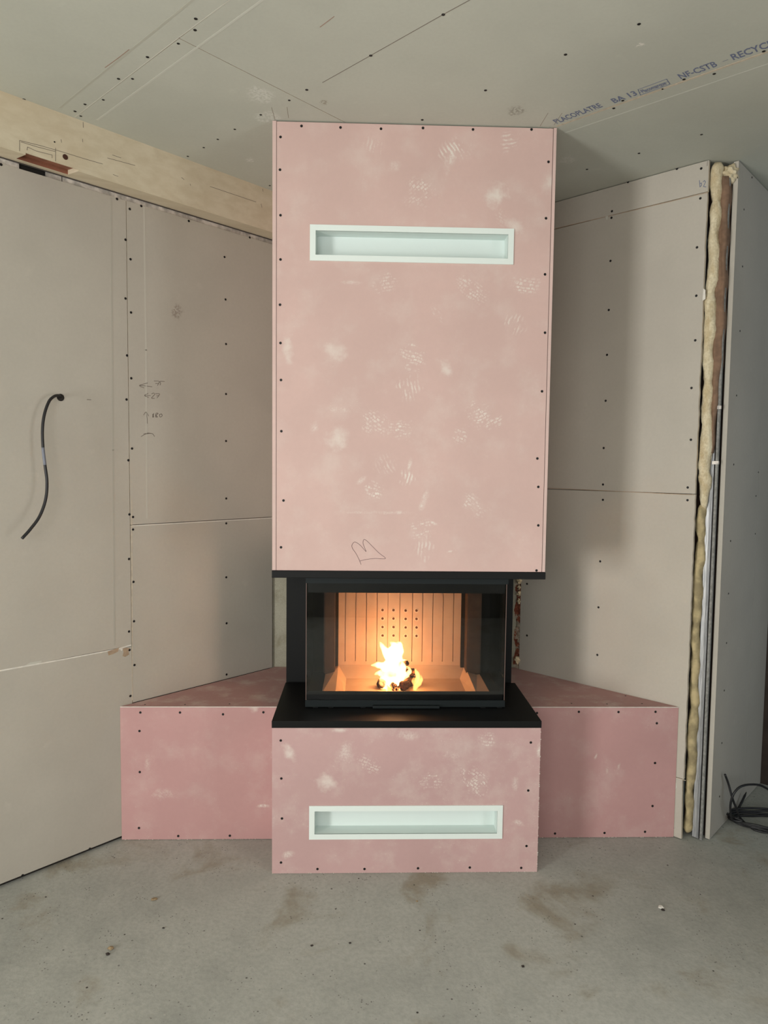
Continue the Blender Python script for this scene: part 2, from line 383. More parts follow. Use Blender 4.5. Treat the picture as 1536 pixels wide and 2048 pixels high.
# printed lettering on the ceiling board
def lettering(txt, p0, p1, height, pl, mat, parent, up=(0, -1), name='printed_lettering', th=.0003):
    cu = bpy.data.curves.new('t', 'FONT'); cu.body = txt; cu.size = 1; cu.offset = .022; cu.resolution_u = 2
    o = bpy.data.objects.new('t', cu); COL.objects.link(o); bpy.context.view_layer.update()
    me = bpy.data.meshes.new_from_object(o.evaluated_get(bpy.context.evaluated_depsgraph_get()))
    bpy.data.objects.remove(o); bpy.data.curves.remove(cu)
    n = PL[pl][0]; A = at(*p0, pl); B = at(*p1, pl); d = B-A; Lh = d.length; d.normalize()
    b = n.cross(d)
    xs = [v.co.x for v in me.vertices]; ys = [v.co.y for v in me.vertices]; x0, x1 = min(xs), max(xs); y0 = 0; y1 = max(ys)
    bm = bmesh.new(); bm.from_mesh(me); bpy.data.meshes.remove(me)
    for v in bm.verts:
        v.co = A+d*((v.co.x-x0)/(x1-x0)*Lh)+b*((v.co.y-y0)/(y1-y0)*height)+n*th
    return obj(name, bm, mat, parent)
lettering('PLACOPLATRE', (1114, 247), (1206, 213), .030, 'C', M['ink'], c3)
lettering('BA 13', (1229, 206), (1276, 189), .030, 'C', M['ink'], c3)
lettering('NF-CSTB', (1362, 158), (1436, 131.5), .031, 'C', M['ink'], c3)
lettering('-', (1446, 124), (1457, 120), .004, 'C', M['ink'], c3)
lettering('RECYCLE', (1467, 120), (1562, 86), .033, 'C', M['ink'], c3)
lettering('Placomarque', (1286, 186), (1334, 168), .021, 'C', M['ink'], c3)
strokes('printed_lettering', [[(1281, 190), (1340, 168), (1333, 158), (1276, 179), (1281, 190)], [(1279, 185), (1336, 163)]], 'C', .002, M['ink'], c3, False)

# --- left wall
wl = empty('wall_left', (-.5, .34, 0), kind='structure')
TH = .0125
def Lp(s, z, off=0.0):
    return tL*s+nL*(DL+off)+Vector((0, 0, z))
def sL(x, y): return at(x, y, 'L').dot(tL)
bm = bmesh.new(); prism(bm, [Lp(-4.6, 0, -TH-.004), Lp(sL(545, 1034)-.002, 0, -TH-.004), Lp(sL(545, 1034)-.002, H, -TH-.004), Lp(-4.6, H, -TH-.004)], nL, .10, 0)
obj('wall_backing', bm, M['dark'], wl)
sv = sL(258.5, 900); se = sL(545, 1034); sa = -2.0
zA = (at(0, 1340, 'L').z+at(262, 1293, 'L').z)/2; zB = 1.1737; zt = 2.333
def lboard(s0, s1, z0, z1, **k): return board('wall_board', shrink([Lp(s0, z0), Lp(s1, z0), Lp(s1, z1), Lp(s0, z1)], .0011), nL, TH, wl, M['board'], **k)
lA = lboard(sa, sv, zA, zt); lA2 = lboard(sa, sv, .014, zA); lB = lboard(sv, se, zB, zt); lB2 = lboard(sv, se, .5085, zB)
lboard(-4.6, sa, .014, zt)
screws([(234, 398), (2, 329), (251, 479.5), (251, 597), (254, 711), (253, 799), (256.7, 920.6), (258.8, 1028.8), (258, 1118), (258, 1263)], 'L', lA)
screws([(259, 1300), (260.7, 1392), (179.4, 1697.7), (45, 1751)], 'L', lA2)
screws([(259.5, 418), (282.5, 412), (377.5, 442), (499.5, 475), (449, 514), (261, 518.5), (262, 625), (451, 599), (452, 688), (262.5, 756.5), (452, 788), (264, 897), (452, 882), (452.4, 997), (266, 1034)], 'L', lB)
screws([(266, 1059), (452.4, 1046.7), (452.4, 1154.6), (267, 1163.7), (453, 1246.5), (268, 1242.5), (269, 1330), (453, 1349)], 'L', lB2)
# pale torn paper lines along the joints, patch of peeled paper
strokes('joint_edge', [[(0, 1341.5), (130, 1318), (262, 1293)]], 'L', .0045, M['white_plaster'], lA2, False)
strokes('joint_edge', [[(264, 1051.5), (545, 1036)]], 'L', .003, M['white_plaster'], lB2, False)
strokes('joint_edge', [[(263.5, 1000), (264.5, 1400)]], 'L', .003, M['edge'], lB2, False)
def blob(name, px, pl, mat, parent, th=.0006):
    bm = bmesh.new(); n = PL[pl][0]; P = [at(x, y, pl)+n*th for x, y in px]; prism(bm, P, n, th*.9, 0); return obj(name, bm, mat, parent)
blob('torn_paper_patch', [(215, 1303), (226, 1299), (238, 1295), (236, 1303), (226, 1308), (217, 1311)], 'L', M['paper'], lA2)
blob('torn_paper_patch', [(245, 1297), (252, 1295), (259, 1296), (257, 1303), (258, 1309), (250, 1314), (245, 1312), (247, 1304)], 'L', M['paper'], lA2)
blob('plaster_smear', [(238, 1296), (262, 1289), (263, 1294), (246, 1299), (243, 1302)], 'L', M['white_plaster'], lA2, .0004)
blob('plaster_smear', [(50, 1331), (60, 1325), (84, 1321), (82, 1325), (60, 1330)], 'L', M['line_light'], lA, .0004)
# pencil notes on the wall
pm = strokes('pencil_marking', [[(304, 773.5), (292, 772), (279, 771)], [(295, 766), (279, 771), (288, 776)],
   [(308, 762), (318, 763), (315, 771)], [(311, 767), (317, 767)], [(329, 763), (320, 763), (321, 767), (320, 770)],
   [(301, 791), (290, 791.5)], [(296, 787), (289, 791), (297, 795)], [(303, 788), (307, 786), (309, 789), (303, 796), (309, 797)], [(311, 787.5), (319, 788), (314, 796)], [(313, 792), (317, 791)],
   [(294.5, 847), (294, 836), (292, 824)], [(287, 830), (292, 824), (297, 832)], [(306, 835), (307, 833), (305, 829)], [(305, 834), (307, 827), (306, 834)],
   [(311, 834), (312, 827), (316, 827), (312, 831), (315, 834), (311, 834)], [(319, 829), (323, 828), (324, 832), (320, 834), (319, 829)],
   [(282, 873), (292, 868), (304, 867), (309, 873)], [(287, 868), (296, 866), (302, 867)]], 'L', .0018, M['pencil'], lB)
strokes('pencil_marking', [[(174, 799), (182, 799.5)]], 'L', .002, M['pencil'], lA, False)
strokes('taper_line', [[(222, 396), (226, 900), (229, 1290)]], 'L', .006, M['line_dark'], lA, False)  # darker stroke paints the shading along the recessed board edge
strokes('taper_line', [[(288, 414), (292, 700), (294, 1036)]], 'L', .006, M['line_faint'], lB, False)  # paler stroke, also painted shading of the recessed board edge
# cable hole
bm = bmesh.new(); tube(bm, [Lp(sL(121, 795), at(121, 795, 'L').z, .0005), Lp(sL(121, 795), at(121, 795, 'L').z, .0012)], .0125, 12); obj('cable_hole', bm, M['dark'], lA)

# --- wooden beam along the top of the left wall
be = empty('trim_1', (-.45, .2, 2.34), kind='structure')
s0, s1, s2, s3 = -4.6, sL(45, 330)+.0, sL(162, 360), 1.16
s1 = at(52, 312, 'M').dot(tL); s2 = at(157, 343, 'M').dot(tL)
def section(bm, a, b, notch):
    o = .112
    prof = [(0, H), (o, H), (o, 2.337), (0, 2.352)] if not notch else [(0, H), (o, H), (o, 2.343), (o-.004, 2.343), (o-.004, 2.352), (.035, 2.362), (.035, 2.3475), (0, 2.352)]
    A = [bm.verts.new(Lp(a, z, -.002+of)) for of, z in prof]; B = [bm.verts.new(Lp(b, z, -.002+of)) for of, z in prof]
    bm.faces.new(A); bm.faces.new(B[::-1])
    k = len(prof)
    for i in range(k):
        f = bm.faces.new((A[i], B[i], B[(i+1) % k], A[(i+1) % k]))
        if notch and i in (3, 4, 5): f.material_index = 1
bm = bmesh.new(); section(bm, s0, s1, False); section(bm, s1, s2, True); section(bm, s2, s3, False)
beam = obj('beam', bm, [M['beam'], M['notch']], be)
PL['M'] = (nL, DL+.110)
hh = at(130.5, 314, 'M'); bm = bmesh.new(); tube(bm, [hh+nL*.0003, hh+nL*.0009], .0085, 14); obj('drilled_hole', bm, simple('hole_brown', srgb(70, 40, 28), .9), beam)
hh = at(109, 284, 'M'); bm = bmesh.new(); tube(bm, [hh+nL*.0003, hh+nL*.0009], .0025, 8); obj('drilled_hole', bm, M['dark'], beam)
strokes('pencil_marking', [[(39, 302), (39, 281), (80, 291), (125, 304)], [(42, 284), (75, 294), (110, 303)], [(54, 300), (55, 294), (72, 302), (104, 310), (104, 316)], [(111, 296), (111, 322)], [(125, 304), (170, 318), (205, 328)]], 'M', .0014, M['pencil'], beam, False)
strokes('pencil_marking', [[(122, 279), (123, 285)], [(166, 244.5), (166.5, 255)], [(165, 278), (165.5, 284)], [(225, 310), (242, 316)], [(226, 349), (236, 353)], [(363, 355), (368, 359)], [(380, 368), (381, 371)], [(525, 378), (526, 383)], [(522, 408), (524, 415)], [(420, 373), (512, 404)], [(215, 316), (270, 331)]], 'M', .0014, M['pencil'], beam, False)
# --- zinc track between beam and boards
tr = empty('ceiling_track', (-.45, .24, 2.34), 'dull zinc track running under the pale beam above the left wall boards', 'metal track')
for a, b in ((-2.0, sL(39, 330)), (sL(93, 345), sL(124, 355)), (sL(126, 356), se+.02)):
    bm = bmesh.new(); prism(bm, [Lp(a, 2.325, -.004), Lp(b, 2.325, -.004), Lp(b, 2.3495, -.004), Lp(a, 2.3495, -.004)], nL, .008, 0); obj('track_length', bm, M['track'], tr)
bm = bmesh.new(); prism(bm, [Lp(-2, 2.3485, .001), Lp(se, 2.3485, .001), Lp(se, 2.3505, .001), Lp(-2, 2.3505, .001)], nL, .005, 0); obj('track_lip', bm, simple('dark_zinc', srgb(92, 88, 84), .5, .4), tr)

# --- back corner: rough concrete behind the chimney
wb = empty('wall_back', (.42, .74, 0), kind='structure')
bm = bmesh.new(); bx(bm, -.20, 1.04, .738, .90, 0, H); obj('concrete', bm, M['concrete'], wb)
bm = bmesh.new()
N = 60
col = [[None]*7 for _ in range(N+1)]
for i in range(N+1):
    for j in range(7):
        z = .508+i*(1.05-.508)/N; x = .955+j*.0065
        d = .004+.006*random.random() + (.014 if j > 1 else 0)*abs(math.sin(i*.7+j*.9)); 
        col[i][j] = bm.verts.new((x-(.006*math.sin(i*.5)+.003*random.random() if j == 0 else 0), .737-d if 0 < j else .739, z))
for i in range(N):
    for j in range(6): bm.faces.new((col[i][j], col[i][j+1], col[i+1][j+1], col[i+1][j]))
obj('broken_brick', bm, M['brick'], wb)
random.seed(3)
for i, (z, r) in enumerate([(1.015, .007), (.995, .009), (.975, .010), (.945, .006), (.925, .010), (.905, .012), (.872, .006), (.845, .008), (.81, .007), (.545, .012)]):
    bm = bmesh.new(); bmesh.ops.create_icosphere(bm, subdivisions=3, radius=r)
    for v in bm.verts: v.co *= 1+.35*math.sin(v.co.x*700+i)*math.cos(v.co.z*500+i*2); v.co.z *= 1.5; v.co += Vector((.966+random.uniform(-.004, .004), .722, z))
    obj('foam_blob', bm, M['foam'], wb, True)

# --- right wall
wr = empty('wall_right', (1.25, .45, 0), kind='structure')
def sR(x, y): return at(x, y, 'R').dot(tR)
def Rp(s, z, off=0.0): return tR*s+nR*(DR+off)+Vector((0, 0, z))
r0 = sR(1040, 1250); r1 = Vector((1.489, .203, 0)).dot(tR)
bm = bmesh.new(); prism(bm, [Rp(r0+.004, 0, -TH-.004), Rp(r1-.05, 0, -TH-.004), Rp(r1-.05, H, -TH-.004), Rp(r0+.004, H, -TH-.004)], nR, .09, 0)
obj('wall_backing', bm, M['dark'], wr)
zs1 = .5*(at(1110, 457, 'R').z+at(1415, 385, 'R').z); zs2 = 1.31025; zs3 = at(1358, 1556, 'R').z
random.seed(11)
def edge_pts(z0, z1, amp, n=14):      # slightly ragged free edge of the boards beside the insulation
    return [Rp(r1-random.random()*amp, z0+(z1-z0)*k/n) for k in range(n+1)]
g = .0011
rt_ = board('wall_board', [Rp(r0, zs1+g), Rp(r1, zs1+g), Rp(r1, H-.003), Rp(r0, H-.003)], nR, TH, wr, M['board'])
rm = board('wall_board', [Rp(r0, zs2+g)]+edge_pts(zs2+g, zs1-g, .0028, 44)+[Rp(r0, zs1-g)], nR, TH, wr, M['board'])
rb = board('wall_board', [Rp(r0, zs3+g)]+edge_pts(zs3+g, zs2-g, .0022, 48)+[Rp(r0, zs2-g)], nR, TH, wr, M['board'])
rs = board('wall_board', [Rp(r0, .006), Rp(r1-.001, .004), Rp(r1-.006, zs3-g), Rp(r0, zs3-g)], nR, TH, wr, M['board'])
screws([(1354, 337.5), (1402.4, 337), (1256, 364), (1195, 378.4), (1223.9, 422.5)], 'R', rt_)
screws([(1223, 435.6), (1400.7, 396.7), (1394, 494.8), (1221, 521.8), (1392.6, 591.5), (1217.5, 620), (1390.5, 680.7), (1214, 709.7), (1383, 776), (1211.4, 801.5), (1207.4, 896), (1381.8, 879.5), (1206, 969), (1375.4, 975)], 'R', rm)
screws([(1205.8, 999.7), (1375, 1000.4), (1200.4, 1122.7), (1197, 1214.7), (1194.7, 1309.8), (1054, 1167.7), (1054, 1271), (1348.5, 1543.5)], 'R', rb)
screws([(1346.8, 1578.5), (1345.8, 1655.4)], 'R', rs)
strokes('joint_edge', [[(1111, 457), (1265, 421), (1416, 385)]], 'R', .0022, M['paper'], rt_, False)
strokes('joint_edge', [[(1096, 976), (1388, 990)]], 'R', .0022, M['paper'], rm, False)
strokes('joint_edge', [[(1345, 1553), (1371, 1561)]], 'R', .002, M['edge'], rs, False)
strokes('printed_lettering', [[(1399, 361), (1400, 374), (1403, 371), (1403, 366), (1400, 367)], [(1406, 364), (1409, 361), (1411, 364), (1407, 373), (1412, 374)]], 'R', .0022, M['ink'], rt_, False)
strokes('pencil_marking', [[(1415, 322), (1414.5, 332)], [(1220, 358), (1225, 365)]], 'R', .0015, M['pencil'], rt_, False)
blob('plaster_smear', [(1346, 1564), (1353, 1566), (1354, 1575), (1349, 1580), (1346, 1574)], 'R', M['line_light'], rs, .0004)
blob('plaster_smear', [(1211, 433), (1216, 432), (1215, 440), (1213, 440)], 'R', M['line_light'], rm, .0004)
blob('plaster_smear', [(1407, 577), (1411, 580), (1411, 598), (1405, 602), (1406, 590)], 'R', M['white_plaster'], rm, .0012)

# --- open end of the right wall: cavity with wool and stud, then the partition
E0 = Vector((1.489, .203, 0))
def Q(a, b, z): return E0+nL*a+tL*b+Vector((0, 0, z))      # a across the gap, b into the cavity
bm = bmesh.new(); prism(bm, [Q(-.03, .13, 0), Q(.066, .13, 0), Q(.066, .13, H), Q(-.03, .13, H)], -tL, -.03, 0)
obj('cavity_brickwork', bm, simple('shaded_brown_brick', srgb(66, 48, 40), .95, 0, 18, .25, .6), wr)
def wool(name, z0, z1, a0, a1, b0, depth, label, seed, taper=0.0, mat='wool'):
    random.seed(seed); bm = bmesh.new(); n = int((z1-z0)/.012); K = 16; prev = None
    ph = [random.uniform(0, 6.28) for _ in range(8)]
    for i in range(n+1):
        z = z0+(z1-z0)*i/n; f = 1.0
        lo = min(1, (z-z0)/max(taper, .02)); f *= max(.05, lo)**.5; f *= max(.3, min(1, (z1-z)/.015))**.5
        ca = (a0+a1)/2+.0025*math.sin(z*7+ph[0])+.0025*math.sin(z*31+ph[1]); ra = (a1-a0)/2*f*(1+.07*math.sin(z*11+ph[2])+.05*math.sin(z*47+ph[3]))
        cb_ = b0+depth/2+.004*math.sin(z*13+ph[4]); rb_ = depth/2*f*(1+.12*math.sin(z*23+ph[5]))
        crease = 1-.22*math.exp(-((((z*3.1+ph[6]) % 1)-.5)/.04)**2)
        ring = []
        for k in range(K):
            an = 2*math.pi*k/K; jit = 1+random.uniform(-.06, .06)
            ring.append(bm.verts.new(Q(ca+ra*math.cos(an)*jit*crease+.002*math.sin(z*61+an*2), cb_+rb_*math.sin(an)*jit*crease, z)))
        if prev:
            for k in range(K): bm.faces.new((prev[k], prev[(k+1) % K], ring[(k+1) % K], ring[k]))
        else: bm.faces.new(ring[::-1])
        prev = ring
    bm.faces.new(prev)
    o = obj(name, bm, M[mat], None, True, at_=Q((a0+a1)/2, b0, z0)); tag(o, label, 'insulation'); return o
wu = wool('mineral_wool', 1.24, 2.492, -.005, .036, .014, .05, 'long cream strip of mineral wool hanging in the upper half of the right wall gap', 5, .12)
bm = bmesh.new(); prv = None; random.seed(14)
for i in range(61):
    z = 1.46+(2.44-1.46)*i/60; wdt = .012+.016*min(1, i/26)+.002*math.sin(i*.7)
    rg = [bm.verts.new(Q(.030+wdt*k/5, .033+.004*math.sin(k*1.1+i*.15)+.003*(k == 5), z)) for k in range(6)]+[bm.verts.new(Q(.030+wdt, .075, z)), bm.verts.new(Q(.030, .075, z))]
    if prv:
        for k in range(8): bm.faces.new((prv[k], prv[(k+1) % 8], rg[(k+1) % 8], rg[k]))
    else: bm.faces.new(rg[::-1])
    prv = rg
bm.faces.new(prv); o = obj('paper_facing', bm, simple('brown_kraft_facing', srgb(128, 102, 82), .9, 0, 30, .2, .5), wu, True); o['label'] = 'brown kraft paper facing'
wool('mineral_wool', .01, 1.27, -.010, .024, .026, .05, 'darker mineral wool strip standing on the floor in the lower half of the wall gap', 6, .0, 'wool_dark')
bm = bmesh.new(); bmesh.ops.create_icosphere(bm, subdivisions=4, radius=.03)
random.seed(9)
for v in bm.verts: v.co *= 1+.2*math.sin(v.co.x*200)*math.cos(v.co.z*260)+random.uniform(-.04, .04); v.co = Q(.046, .07, 2.455)+Vector((v.co.x*1.0, v.co.y, v.co.z*1.1))
tag(obj('mineral_wool', bm, M['wool'], None, True, at_=Q(.046, .07, 2.42)), 'small tuft of mineral wool wedged under the ceiling beside the partition edge', 'insulation')
st = empty('steel_stud', Q(.045, .06, 0), 'shiny galvanised steel stud standing in the wall gap left of the partition board', 'stud')
bm = bmesh.new()
prism(bm, [Q(.022, .050, .004), Q(.044, .050, .004), Q(.044, .050, 2.44), Q(.022, .050, 2.44)], -tL, .0012, 0)
prism(bm, [Q(.022, .0515, .004), Q(.022, .10, .004), Q(.022, .10, 2.44), Q(.022, .0515, 2.44)], -nL, -.0012, 0)
for a in (.036, .041): tube(bm, [Q(a, .0485, .004), Q(a, .0485, 2.44)], .0016, 8)
obj('web', bm, M['zinc'], st)
for zc in (1.42, 1.62): obj('clip', (lambda b_: (prism(b_, [Q(.040, .040, zc), Q(.062, .040, zc), Q(.062, .040, zc+.012), Q(.040, .040, zc+.012)], -tL, .01, 0), b_)[1])(bmesh.new()), M['track'], st)
# partition boards (parallel to the left wall)
pw = empty('wall_partition', (1.6, .21, 0), kind='structure')
def Pp(s, z, off=0.0): return tL*s+nL*(.9945+off)+Vector((0, 0, z))
ps0 = Vector((1.596, .201, 0)).dot(tL); ps1 = at(1518, 1566, 'G').dot(tL); psm = at(1521, 900, 'P').dot(tL)
pb = board('partition_board', [Pp(ps0, .003), Pp(psm-.001, .003), Pp(psm-.001, H-.003), Pp(ps0, H-.003)], nL, .0165, pw, M['board'], M['board'])
pb2 = board('partition_board', [Pp(psm+.001, .003), Pp(ps1, .003), Pp(ps1, H-.003), Pp(psm+.001, H-.003)], nL, .0165, pw, M['board'], M['board'])
bm = bmesh.new(); prism(bm, [Pp(ps0+.05, .0, -.018), Pp(ps1, .0, -.018), Pp(ps1, H, -.018), Pp(ps0+.05, H, -.018)], nL, .05, 0); obj('partition_backing', bm, M['dark'], pw)
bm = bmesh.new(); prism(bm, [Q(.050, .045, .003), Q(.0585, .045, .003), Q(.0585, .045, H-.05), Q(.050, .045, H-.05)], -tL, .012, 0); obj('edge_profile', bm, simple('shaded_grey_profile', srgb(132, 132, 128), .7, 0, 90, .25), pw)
bm = bmesh.new(); prism(bm, [Q(.0445, .056, .003), Q(.050, .056, .003), Q(.050, .056, H-.05), Q(.0445, .056, H-.05)], -tL, .04, 0); obj('gap_shade_strip', bm, M['dark'], pw)  # dark strip painting the shade between stud and grey profile
screws([(1475, 355), (1504, 355), (1488, 419), (1485, 533), (1480, 662), (1473, 791), (1467.5, 929), (1461, 1082), (1457, 1187), (1453, 1286), (1448.6, 1381), (1443.7, 1486), (1439, 1593), (1516.8, 944.5), (1512, 992), (1510.5, 1067.6)], 'P', pb, s=.8)
# unlit space beyond the partition
tag(obj('wall_corridor', box(3.3, 3.4, -.45, 3.1, 0, H), M['plaster_room']), kind='structure')
tag(obj('wall_corridor_end', box(1.2, 3.4, 3.0, 3.1, 0, H), M['plaster_room']), kind='structure')
dr = empty('shade_panel_1', Pp(ps1+.03, 0), kind='structure')  # added dark panel standing in for the darkness beyond the partition
bm = bmesh.new(); prism(bm, [Pp(ps1+.002, 0, .02), Pp(ps1+.95, 0, .02), Pp(ps1+.95, H-.02, .02), Pp(ps1+.002, H-.02, .02)], nL, .045, 0); obj('dark_sheet', bm, M['shade_panel'], dr)
bm = bmesh.new(); prism(bm, [Pp(ps1+.002, 0, .03), Pp(ps1+.07, 0, .03), Pp(ps1+.07, H-.02, .03), Pp(ps1+.002, H-.02, .03)], nL, .01, 0); obj('dark_sheet_edge', bm, M['shade_panel'], dr)

# --- room behind the camera, with its openings, the rear one added for fill
def wall_open(name, x0, x1, y0, y1, ax, a0, a1, z0, z1):
    o = empty(name, ((x0+x1)/2, (y0+y1)/2, 0), kind='structure'); bm = bmesh.new()
    if ax == 'x':
        bx(bm, x0, a0, y0, y1, 0, H); bx(bm, a1, x1, y0, y1, 0, H); bx(bm, a0, a1, y0, y1, z1, H)
        if z0 > .01: bx(bm, a0, a1, y0, y1, 0, z0)
    else:
        bx(bm, x0, x1, y0, a0, 0, H); bx(bm, x0, x1, a1, y1, 0, H); bx(bm, x0, x1, a0, a1, z1, H)
        if z0 > .01: bx(bm, x0, x1, a0, a1, 0, z0)
    obj('plaster', bm, M['plaster_room'], o); return o
wall_open('wall_rear', -3.1, 1.9, -3.9, -3.8, 'x', -1.2, .6, .95, 2.15)
wall_open('wall_side', -3.1, -3.0, -5.4, -2.1, 'y', -4.18, -2.92, .1, 1.6)
wall_open('wall_near', 1.8, 1.9, -3.9, -.25, 'y', -1.75, -1.15, .4, 1.5)
def window(name, c, ax, w, z0, z1, bars):
    o = empty(name, c, kind='structure'); bm = bmesh.new(); x, y = c[0], c[1]; q = .03
    def b(u0, u1, za, zb):
        if ax == 'x': bx(bm, x+u0, x+u1, y-q, y+q, za, zb)
        else: bx(bm, x-q, x+q, y+u0, y+u1, za, zb)
    b(-w/2, -w/2+.05, z0, z1); b(w/2-.05, w/2, z0, z1); b(-w/2+.05, w/2-.05, z0, z0+.05); b(-w/2+.05, w/2-.05, z1-.05, z1)
    for k in range(bars): u = -w/2+w*(k+1)/(bars+1); b(u-.03, u+.03, z0+.05, z1-.05)
    obj('window_frame', bm, M['white_metal'], o)
window('fill_window', (-.3, -3.85, 0), 'x', 1.8, .95, 2.15, 1)  # unseen window added around the rear fill light
window('window_2', (-3.05, -3.55, 0), 'y', 1.26, .1, 1.6, 1)
window('window_3', (1.85, -1.45, 0), 'y', .6, .4, 1.5, 0)

# ================================================================== CHIMNEY BREAST
XL, XR, ZS, ZSB, ZLT, ZLB = -.0285, .8875, 1.0490, 1.0250, .5370, .5130
def wx(px, py): p = at(px, py, 'F'); return p.x, p.z
def pr_(px, py, rx, rz, ang, st, kind): x, z = wx(px, py); u = 2.33/1402; return (x, z, rx*u, rz*u, ang, st, kind)
hood_prints = [pr_(912, 300, 34, 24, -30, .85, 'ribs'), pr_(900, 320, 12, 34, 20, .6, 'streak'), pr_(745, 288, 28, 18, 10, .45, 'ribs'), pr_(1018, 283, 22, 16, 80, .6, 'ribs'),
  pr_(838, 385, 34, 30, -40, .7, 'grid'), pr_(990, 390, 24, 26, 30, .75, 'soft'), pr_(786, 332, 16, 14, -30, .5, 'streak'), pr_(1098, 370, 18, 20, 0, .5, 'soft'), pr_(1030, 455, 26, 18, 30, .6, 'soft'),
  pr_(770, 565, 30, 22, -10, .55, 'grid'), pr_(705, 565, 22, 5, 4, .55, 'streak'), pr_(945, 578, 38, 22, 35, .8, 'grid'), pr_(1052, 572, 32, 20, 10, .8, 'grid'), pr_(1028, 650, 26, 20, 20, .55, 'ribs'), pr_(875, 628, 20, 8, 50, .5, 'grid'), pr_(1008, 435, 20, 16, 30, .4, 'grid'),
  pr_(825, 716, 28, 26, 15, .9, 'grid'), pr_(820, 775, 28, 30, -10, .6, 'ribs'), pr_(748, 845, 30, 28, 35, .75, 'grid'), pr_(800, 857, 28, 24, 0, .9, 'grid'), pr_(955, 830, 28, 32, -20, 1.0, 'grid'), pr_(985, 845, 24, 14, -30, .9, 'grid'), pr_(920, 872, 18, 16, 25, .9, 'grid'),
  pr_(890, 735, 16, 22, -20, .55, 'soft'), pr_(675, 878, 24, 26, 0, .6, 'soft'), pr_(670, 705, 26, 20, 0, .5, 'soft'), pr_(575, 700, 12, 30, -10, .5, 'soft'), pr_(680, 820, 24, 10, 0, .5, 'streak'), pr_(628, 856, 10, 16, 20, .6, 'streak'),
  pr_(812, 955, 20, 15, 10, .8, 'ribs'), pr_(848, 1000, 7, 28, 20, .9, 'streak'), pr_(820, 928, 5, 18, 10, .9, 'streak'), pr_(750, 982, 20, 18, 20, .9, 'grid'), pr_(722, 960, 16, 6, -30, .7, 'streak'), pr_(750, 1025, 90, 4, 0, .55, 'streak'), pr_(795, 1025, 14, 5, 0, 1.0, 'streak'),
  pr_(945, 1008, 34, 20, 35, .7, 'grid'), pr_(842, 1058, 26, 22, -15, .75, 'grid'), pr_(848, 1095, 22, 26, 5, .55, 'ribs'), pr_(772, 930, 24, 22, -30, .45, 'ribs'), pr_(868, 1046, 12, 4, 20, 1, 'streak'), pr_(900, 1103, 7, 3, -15, 1, 'streak')]
plinth_prints = [pr_(680, 1460, 18, 6, 0, .6, 'soft'), pr_(578, 1505, 12, 22, -30, .6, 'soft'), pr_(690, 1510, 26, 30, 30, .5, 'streak'), pr_(655, 1565, 26, 20, 0, .6, 'soft'), pr_(740, 1530, 30, 22, 20, .5, 'grid'),
  pr_(866, 1560, 28, 18, 0, .85, 'grid'), pr_(950, 1563, 36, 30, 40, .9, 'grid'), pr_(975, 1480, 20, 20, 10, .6, 'grid'), pr_(905, 1510, 26, 18, 0, .4, 'streak'), pr_(820, 1470, 30, 14, 0, .45, 'streak'),
  pr_(1035, 1645, 14, 8, 20, .8, 'streak'), pr_(575, 1710, 16, 8, -20, .6, 'streak'), pr_(1030, 1570, 10, 18, 10, .45, 'streak'), pr_(1078, 1500, 6, 20, 0, .9, 'streak')]
benchL_prints = [pr_(450, 1440, 30, 14, 0, .35, 'streak'), pr_(310, 1430, 14, 18, 20, .4, 'streak'), pr_(255, 1580, 10, 30, 0, .3, 'streak'), pr_(488, 1460, 14, 12, 0, .5, 'soft'), pr_(510, 1675, 22, 5, 0, .9, 'streak'), pr_(290, 1650, 30, 16, 0, .35, 'streak'), pr_(530, 1555, 14, 20, 0, .45, 'streak')]
benchR_prints = [pr_(1268, 1415, 14, 22, 12, .7, 'ribs'), pr_(1160, 1430, 40, 20, 0, .4, 'streak'), pr_(1234, 1566, 3, 9, 25, .6, 'streak'), pr_(1283, 1590, 4, 12, 20, .45, 'streak'), pr_(1258, 1596, 5, 12, 0, .3, 'streak'), pr_(1290, 1440, 26, 16, 0, .4, 'streak'), pr_(1092, 1674, 26, 3, 0, .9, 'streak')]
M['pink_hood'] = pink('pink_board_dusty', hood_prints, 0, 1.0, srgb(207, 177, 169))
M['pink_plinth'] = pink('pink_board_plinth', plinth_prints, 3.1, 1.0, srgb(192, 158, 155))  # plinth and bench bases deeper: less dust, plus dimmer light in the colour
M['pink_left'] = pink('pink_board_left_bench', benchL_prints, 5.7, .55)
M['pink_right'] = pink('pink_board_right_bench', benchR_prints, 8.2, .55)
M['pink_top'] = pink('pink_board_bench_top', (), 11.4, 1.5, srgb(184, 144, 139))
M['pink_side'] = pink('pink_board_side', (), 14.4, .5, srgb(212, 184, 176))

